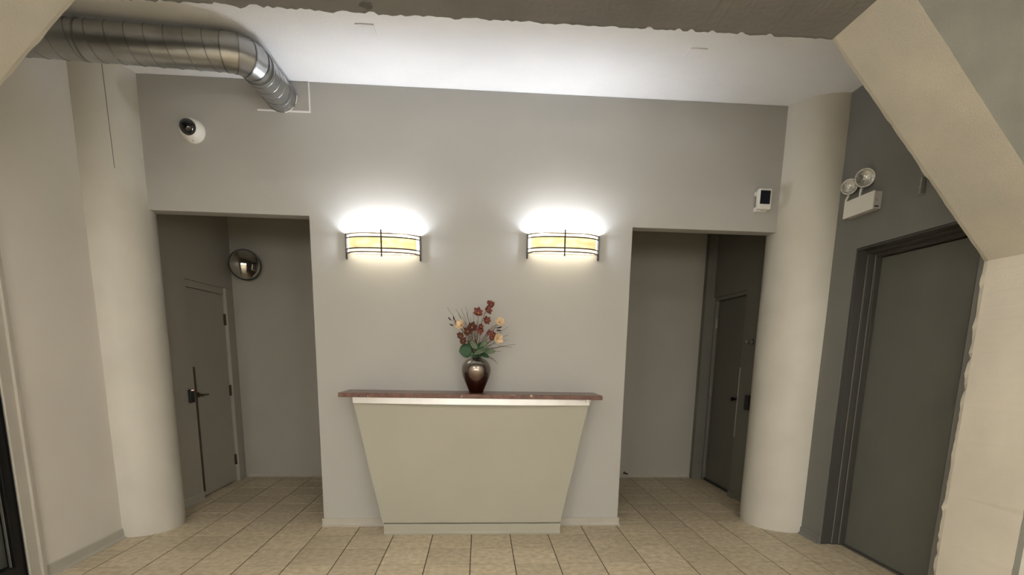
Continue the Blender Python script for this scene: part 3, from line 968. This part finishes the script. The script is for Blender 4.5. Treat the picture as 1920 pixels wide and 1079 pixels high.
# ------------------------------------------------------------------ wall sconces
SW, SH, SD = 0.275, 0.172, 0.105
def bow(t, a=SW, dpt=SD):
    """front outline, t in -1..1 -> (x, depth)"""
    x = a * t
    y = dpt * (1 - abs(t) ** 3.2) ** 0.62
    return x, y
def bow_path(inset=0.0, n=40):
    out = []
    for i in range(n + 1):
        t = math.sin(math.pi / 2 * (2 * i / n - 1))
        x, y = bow(t, SW - inset, SD - inset)
        out.append((x, -y))
    return out
def band(path, z0, z1, th=0.003):
    m = MB()
    vs_, fs_ = [], []
    n = len(path)
    for x, y in path:
        vs_ += [(x, y, z0), (x, y, z1)]
    inner = [(x * (1 - th / SW), y * (1 - th / SD)) for x, y in path]
    for x, y in inner:
        vs_ += [(x, y, z0), (x, y, z1)]
    o = 2 * n
    for i in range(n - 1):
        fs_ += [(2 * i, 2 * i + 2, 2 * i + 3, 2 * i + 1), (o + 2 * i + 1, o + 2 * i + 3, o + 2 * i + 2, o + 2 * i),
                (2 * i + 1, 2 * i + 3, o + 2 * i + 3, o + 2 * i + 1), (o + 2 * i, o + 2 * i + 2, 2 * i + 2, 2 * i)]
    fs_ += [(0, 1, o + 1, o), (2 * n - 2, o + 2 * n - 2, o + 2 * n - 1, 2 * n - 1)]
    return m.add(vs_, fs_)
def sconce(x, z, label):
    t = empty('wall_sconce', (x, YW, z), label, 'wall lamp', 'wall sconces above the counter')
    P = [q_ for q_ in bow_path(0.004) if abs(q_[0]) < 0.252]
    MB().box((-SW + 0.01, -0.006, 0.038), (SW - 0.01, -0.0005, SH - 0.006)).build('back_plate', 'white_plastic', t)
    band(P, 0.143, 0.166).build('upper_glass', 'clear_glass', t, smooth=True)
    band(P, 0.036, 0.064).build('lower_glass', 'white_glass', t, smooth=True)
    half = len(P) // 2
    band(P[:half + 1], 0.064, 0.143).build('amber_panel', 'amber_glass', t, smooth=True)
    band(P[half:], 0.064, 0.143).build('amber_panel', 'amber_glass', t, smooth=True)
    # frosted plate closing the bottom
    q = bow_path(0.012, 30)
    MB().prism(q, 'z', 0.040, 0.044).build('bottom_glass', 'under_glass', t)
    for zz, mt, r in ((0.168, 'sconce_bronze', 0.0048), (0.143, 'sconce_metal', 0.0046), (0.064, 'sconce_metal', 0.0046), (0.036, 'sconce_bronze', 0.0050)):
        MB().tube([(px_, py_, zz) for px_, py_ in bow_path(0.0, 44)], r, 6).build('rail', mt, t, smooth=True)
    for s in (-1, 1):
        MB().box((s * SW - 0.005, -0.024, -0.006), (s * SW + 0.005, -0.0005, SH + 0.002)).build('side_bar', 'sconce_metal', t, bevel=0.001)
        MB().lathe([(0.0, -0.03), (0.014, -0.026), (0.0185, -0.010), (0.0185, 0.010), (0.014, 0.024), (0.0, 0.03)], 14,
                   axis_matrix((s * 0.15, -0.055, 0.118), (1, 0, 0))).build('bulb', 'bulb', t, smooth=True)
    MB().box((-0.005, -SD - 0.009, 0.004), (0.005, -SD + 0.002, SH + 0.022)).build('centre_bar', 'sconce_metal', t, bevel=0.001)
    return t
sconce(-0.728, 2.105, 'lit curved amber wall sconce on the left, nearer the duct')
sconce(0.634, 2.146, 'lit curved amber wall sconce on the right, above the counter end')

# ------------------------------------------------------------------ ventilation duct
DR = 0.103
DZ = 3.172
A0 = math.atan2(0.05, 0.86)            # the run turns slightly towards the wall
D0 = Vector((math.cos(A0), math.sin(A0), 0))
E0 = Vector((-1.53, 3.752, DZ))       # start of the elbow
S0 = E0 - D0 * ((E0.x - XL - 0.001) / D0.x)
UP = Vector((0, 0, 1))
du = empty('ventilation_duct', tuple(E0), 'galvanized spiral duct bending from the left wall into the lintel', 'duct')
def dmb(mb):
    mb.v = [tuple(Vector(p) - E0) for p in mb.v]
    return mb
def helix(p, dd, rise, r, t0=0.0, t1=1.0, n=48):
    u_ = dd.cross(UP)
    out = []
    for k in range(n + 1):
        t = t0 + (t1 - t0) * k / n
        a = 2 * math.pi * t
        out.append(p + dd * rise * t + (u_ * math.cos(a) - UP * math.sin(a)) * r)
    return out
dmb(MB().tube([S0, E0], DR, 48)).build('straight_run', 'duct', du, smooth=True)
run = (E0 - S0).length
q = 0.01
while q < run - 0.01:
    t1 = min(1.0, (run - 0.012 - q) / 0.105)
    if t1 > 0.1:
        dmb(MB().tube(helix(S0 + D0 * q, D0, 0.105, DR + 0.0008, 0, t1), 0.0024, 6)).build('spiral_seam', 'duct_seam', du, smooth=True)
    q += 0.105
p = S0 + D0 * 0.36
dmb(MB().tube([p, p + D0 * 0.012], DR + 0.003, 48)).build('collar', 'duct_seam', du, smooth=True)
# elbow of gores, then a short run into the wall
er = 0.125
A1 = math.radians(82)
gores = 3
rings_c = []
cen = E0 + Vector((-math.sin(A0), math.cos(A0), 0)) * er
for i in range(gores + 1):
    a = A0 + (A1 - A0) * i / gores
    rings_c.append((cen + Vector((math.sin(a), -math.cos(a), 0)) * er, Vector((math.cos(a), math.sin(a), 0))))
for i in range(gores):
    vs_, fs_ = [], []
    for p, dd in (rings_c[i], rings_c[i + 1]):
        u_ = dd.cross(UP)
        for k in range(48):
            a = 2 * math.pi * k / 48
            vs_.append(p + (u_ * math.cos(a) + UP * math.sin(a)) * (DR + 0.0015))
    for k in range(48):
        k2 = (k + 1) % 48
        fs_.append((k, k2, 48 + k2, 48 + k))
    dmb(MB().add(vs_, fs_)).build('elbow_gore', 'duct', du, smooth=True)
for p, dd in rings_c:
    dmb(MB().tube([p - dd * 0.004, p + dd * 0.004], DR + 0.004, 48, cap=False)).build('elbow_seam', 'duct_seam', du, smooth=True)
pe = rings_c[-1][0]
pend = Vector((-1.424, YW - 0.001, 3.200))
de = (pend - pe).normalized()
tend = (pend - pe).length
dmb(MB().tube([pe - de * 0.002, pend], [DR, DR + 0.002], 48)).build('wall_run', 'duct', du, smooth=True)
for s_, rr in ((0.06, 0.004), (0.10, 0.004), (0.72, 0.004), (0.97, 0.006)):
    p = pe + de * tend * s_
    dmb(MB().tube([p, p + de * 0.008], DR + rr, 48)).build('collar', 'duct_seam', du, smooth=True)
for s_ in (0.18, 0.36, 0.54, 0.80):
    dmb(MB().tube(helix(pe + de * tend * s_, de, 0.08, DR + 0.0008), 0.0022, 6)).build('spiral_seam', 'duct_seam', du, smooth=True)
# dabs of sealant where the duct meets the wall
for a0_, a1_ in ((-1.35, -0.7), (-0.45, 0.05)):
    ring = []
    for k in range(9):
        a = a0_ + (a1_ - a0_) * k / 8
        ring.append((pend.x + (DR + 0.008) * math.cos(a), YW - 0.006, pend.z + (DR + 0.008) * math.sin(a)))
    dmb(MB().tube(ring, 0.004, 6)).build('sealant', 'mastic', du)
# white edge bead of the patched square in the wall
m = MB().box((-1.592, YW - 0.007, 3.098), (-1.222, YW - 0.0005, 3.107))
m.box((-1.231, YW - 0.007, 3.107), (-1.222, YW - 0.0005, ZC - 0.001))
tag(m.build('trim_2', 'plate_white'), 'thin white L shaped edge bead where the duct enters the wall', 'trim', kind='structure')

# ------------------------------------------------------------------ ceiling plates
for x, y, lab in ((-0.684, 3.68, 'small square white ceiling plate nearer the duct'), (1.346, 3.735, 'small square white ceiling plate nearer the right column')):
    t = empty('ceiling_plate', (x, y, ZC), lab, 'ceiling plate', 'small square plates on the ceiling')
    MB().box((-0.055, -0.055, -0.007), (0.055, 0.055, -0.0005)).build('plate', 'ceiling_paint', t, bevel=0.001)
    MB().box((-0.04, -0.04, -0.0078), (0.04, 0.04, -0.0065)).build('cover', 'ceiling_paint', t, bevel=0.0005)

# ------------------------------------------------------------------ dome camera on the lintel
t = empty('dome_camera', (-2.047, YW, 2.942), 'white security camera with black dome on the left lintel', 'security camera')
mm = axis_matrix((0, 0, 0), (0, -1, 0))
MB().lathe([(0.0, 0.0005), (0.082, 0.0005), (0.083, 0.010), (0.081, 0.020), (0.076, 0.042), (0.067, 0.064), (0.060, 0.074), (0.056, 0.077), (0.0, 0.077)], 40, mm).build('housing', 'white_plastic', t, smooth=True)
MB().lathe([(0.0545, 0.072), (0.054, 0.084), (0.050, 0.098), (0.043, 0.110), (0.033, 0.120), (0.018, 0.1265), (0.0, 0.128)], 40, mm).build('dome', 'dome_black', t, smooth=True)
MB().lathe([(0.0, 0.0), (0.0035, 0.0), (0.0035, 0.003), (0.0, 0.003)], 8, axis_matrix((0.012, -0.045, -0.0745), (0, -0.3, -1))).build('screw', 'steel', t)
MB().lathe([(0.0575, 0.0745), (0.0595, 0.076), (0.0575, 0.0785), (0.0545, 0.0785), (0.0535, 0.076)], 40, mm, caps=False).build('dome_ring', 'white_plastic', t, smooth=True)

# ------------------------------------------------------------------ small access panel on the right lintel
t = empty('access_sensor', (2.165, YW, 2.53), 'white wall sensor with dark screen on the right lintel by the column', 'sensor')
MB().box((-0.052, -0.088, 0.010), (0.050, -0.042, 0.158)).build('case', 'white_plastic', t, bevel=0.007)
MB().box((-0.050, -0.0445, 0.118), (0.045, -0.0005, 0.150)).build('bracket', 'white_plastic', t, bevel=0.006)
MB().box((-0.050, -0.0445, 0.002), (0.045, -0.0005, 0.038)).build('bracket', 'white_plastic', t, bevel=0.010)
MB().box((-0.041, -0.0895, 0.046), (0.037, -0.0875, 0.143)).build('screen', 'screen', t, bevel=0.001)
MB().lathe([(0.0, 0), (0.012, 0.0), (0.010, 0.006), (0.0, 0.007)], 14, axis_matrix((-0.005, -0.06, 0.010), (0, 0, -1))).build('microphone_cap', 'lamp_housing', t)

# ------------------------------------------------------------------ emergency light on the dark wall
t = empty('emergency_light', (XR, 3.82, 2.405), 'twin headed emergency light above the big dark door', 'emergency light')
MB().box((-0.062, -0.150, 0.0), (-0.054, 0.150, 0.116)).build('front_cover', 'white_plastic', t, bevel=0.002)
MB().box((-0.055, -0.146, 0.003), (-0.0005, 0.146, 0.113)).build('case', 'lamp_housing', t, bevel=0.002)
MB().box((-0.046, -0.1475, 0.014), (-0.018, -0.1455, 0.022)).build('slot', 'black_plastic', t)
MB().box((-0.040, -0.1475, 0.050), (-0.036, -0.1455, 0.066)).build('test_button', 'steel', t)
def head(y, z, aim, r):
    c = Vector((-0.050, y, z))
    a = Vector(aim).normalized()
    mt = axis_matrix(c, a)
    h = MB().lathe([(0.0, -0.075), (r * 0.45, -0.072), (r * 0.75, -0.055), (r * 0.94, -0.025), (r, 0.0), (r, 0.006), (r * 0.93, 0.008), (r * 0.90, 0.0)], 36, mt, caps=False).build('lamp_head', 'lamp_housing', t, smooth=True)
    MB().lathe([(r * 0.915, 0.002), (r * 1.0, 0.006), (r * 0.985, 0.011), (r * 0.90, 0.009)], 36, mt, caps=False).build('bezel', 'white_plastic', h, smooth=True)
    MB().lathe([(0.0, -0.030), (r * 0.25, -0.029), (r * 0.5, -0.022), (r * 0.75, -0.010), (r * 0.91, 0.003)], 36, mt, caps=False).build('lens', 'lens', h, smooth=True)
    MB().lathe([(0.0, 0.002), (r * 0.14, -0.002), (r * 0.18, -0.016), (0.0, -0.028)], 14, mt).build('lamp', 'white_plastic', h, smooth=True)
    b_ = c - a * 0.062
    MB().tube([(-0.030, b_.y, 0.112), (-0.030, b_.y, z - 0.075), (b_.x, b_.y, z - 0.03), b_], 0.008, 10).build('neck', 'white_plastic', h, smooth=True)
head(0.135, 0.215, (-0.62, -0.72, -0.08), 0.052)
head(-0.020, 0.228, (-0.42, -0.86, -0.06), 0.060)

# small metal bracket on the dark wall
t = empty('wall_bracket', (XR, 3.345, 2.40), 'small metal bracket plate with screws on the dark wall', 'bracket')
MB().box((-0.004, -0.030, 0.0), (-0.0005, 0.034, 0.098)).build('plate', 'dark_paint', t, bevel=0.001)
MB().box((-0.030, -0.034, 0.004), (-0.0005, -0.030, 0.096)).build('flange', 'aluminium', t, bevel=0.0008)
for z in (0.014, 0.050, 0.086):
    MB().lathe([(0.0, 0.0), (0.007, 0.0), (0.006, 0.003), (0.0, 0.004)], 12, axis_matrix((-0.004, 0.005, z), (-1, 0, 0))).build('screw', 'steel', t)

# ------------------------------------------------------------------ convex mirror in the corner of the left recess
t = empty('convex_mirror', (-2.425, 6.04, 2.275), 'round convex mirror with black rim in the corner above the white door', 'mirror')
aim = Vector((0.42, -0.90, -0.12)).normalized()
mm = axis_matrix((0, 0, 0), aim)
R0 = 0.146
MB().lathe([(R0 * math.sin(q), 0.055 * (math.cos(q * 1.0)) if False else 0.06 * (1 - (math.sin(q)) ** 2)) for q in [math.pi / 2 * (1 - i / 14) for i in range(15)]], 56, mm).build('mirror_dome', 'mirror', t, smooth=True, autosmooth=80)
ring = [mm @ Vector((R0 * math.cos(2 * math.pi * k / 60), R0 * math.sin(2 * math.pi * k / 60), 0)) for k in range(61)]
MB().tube(ring, 0.008, 8).build('rim', 'black_plastic', t, smooth=True)
MB().lathe([(0.0, -0.012), (R0 * 0.6, -0.012), (R0, -0.004), (R0, 0.0), (0.0, 0.0)], 48, mm).build('back_shell', 'black_plastic', t, smooth=True)
MB().tube([mm @ Vector((0, 0, -0.012)), (-0.10, 0.10, -0.01)], 0.012, 10).build('mounting_arm', 'black_plastic', t)

# ------------------------------------------------------------------ little dark stubs at the foot of the back wall
for x, lab in ((-1.775, 'little dark stub at the foot of the back wall, left opening'), (1.715, 'little dark stub at the foot of the back wall, right opening')):
    t = empty('door_stop', (x, YB, 0.052), lab, 'door stop')
    MB().lathe([(0.016, 0.0005), (0.016, 0.004), (0.007, 0.006), (0.006, 0.05)], 12, axis_matrix((0, 0, 0), (0.3, -1, 0))).build('rod', 'bronze', t, smooth=True)
    MB().lathe([(0.010, 0.048), (0.011, 0.056), (0.009, 0.066), (0.0, 0.067)], 12, axis_matrix((0, 0, 0), (0.3, -1, 0))).build('rubber_tip', 'black_plastic', t, smooth=True)

# ------------------------------------------------------------------ added fill lights behind the viewer, on ceiling and rear wall
for x, lab in ((-1.3, 'added square fill light on the ceiling behind the viewer, left'), (1.3, 'added square fill light on the ceiling behind the viewer, right')):
    t = empty('added_ceiling_fill', (x, -0.5, ZC), lab, 'added fill light', 'added fill lights behind the viewer')
    MB().box((-0.42, -0.42, -0.03), (0.42, 0.42, -0.0005)).build('frame', 'white_plastic', t, bevel=0.004)
    MB().box((-0.39, -0.39, -0.036), (0.39, 0.39, -0.028)).build('diffuser', 'ceiling_fill', t, bevel=0.002)
for x, lab in ((-1.8, 'added tall fill light on the rear wall, first from the left wall'), (-0.6, 'added tall fill light on the rear wall, second from the left wall'),
               (0.6, 'added tall fill light on the rear wall, second from the right wall'), (1.8, 'added tall fill light on the rear wall, first from the right wall')):
    t = empty('added_wall_fill', (x, YR, 1.85), lab, 'wall lamp', 'added fill lights on the rear wall')
    MB().box((-0.24, 0.0005, -0.49), (0.24, 0.05, 0.49)).build('frame', 'white_plastic', t, bevel=0.004)
    MB().box((-0.22, 0.048, -0.46), (0.22, 0.09, 0.46)).build('diffuser', 'rear_fill', t, bevel=0.01)
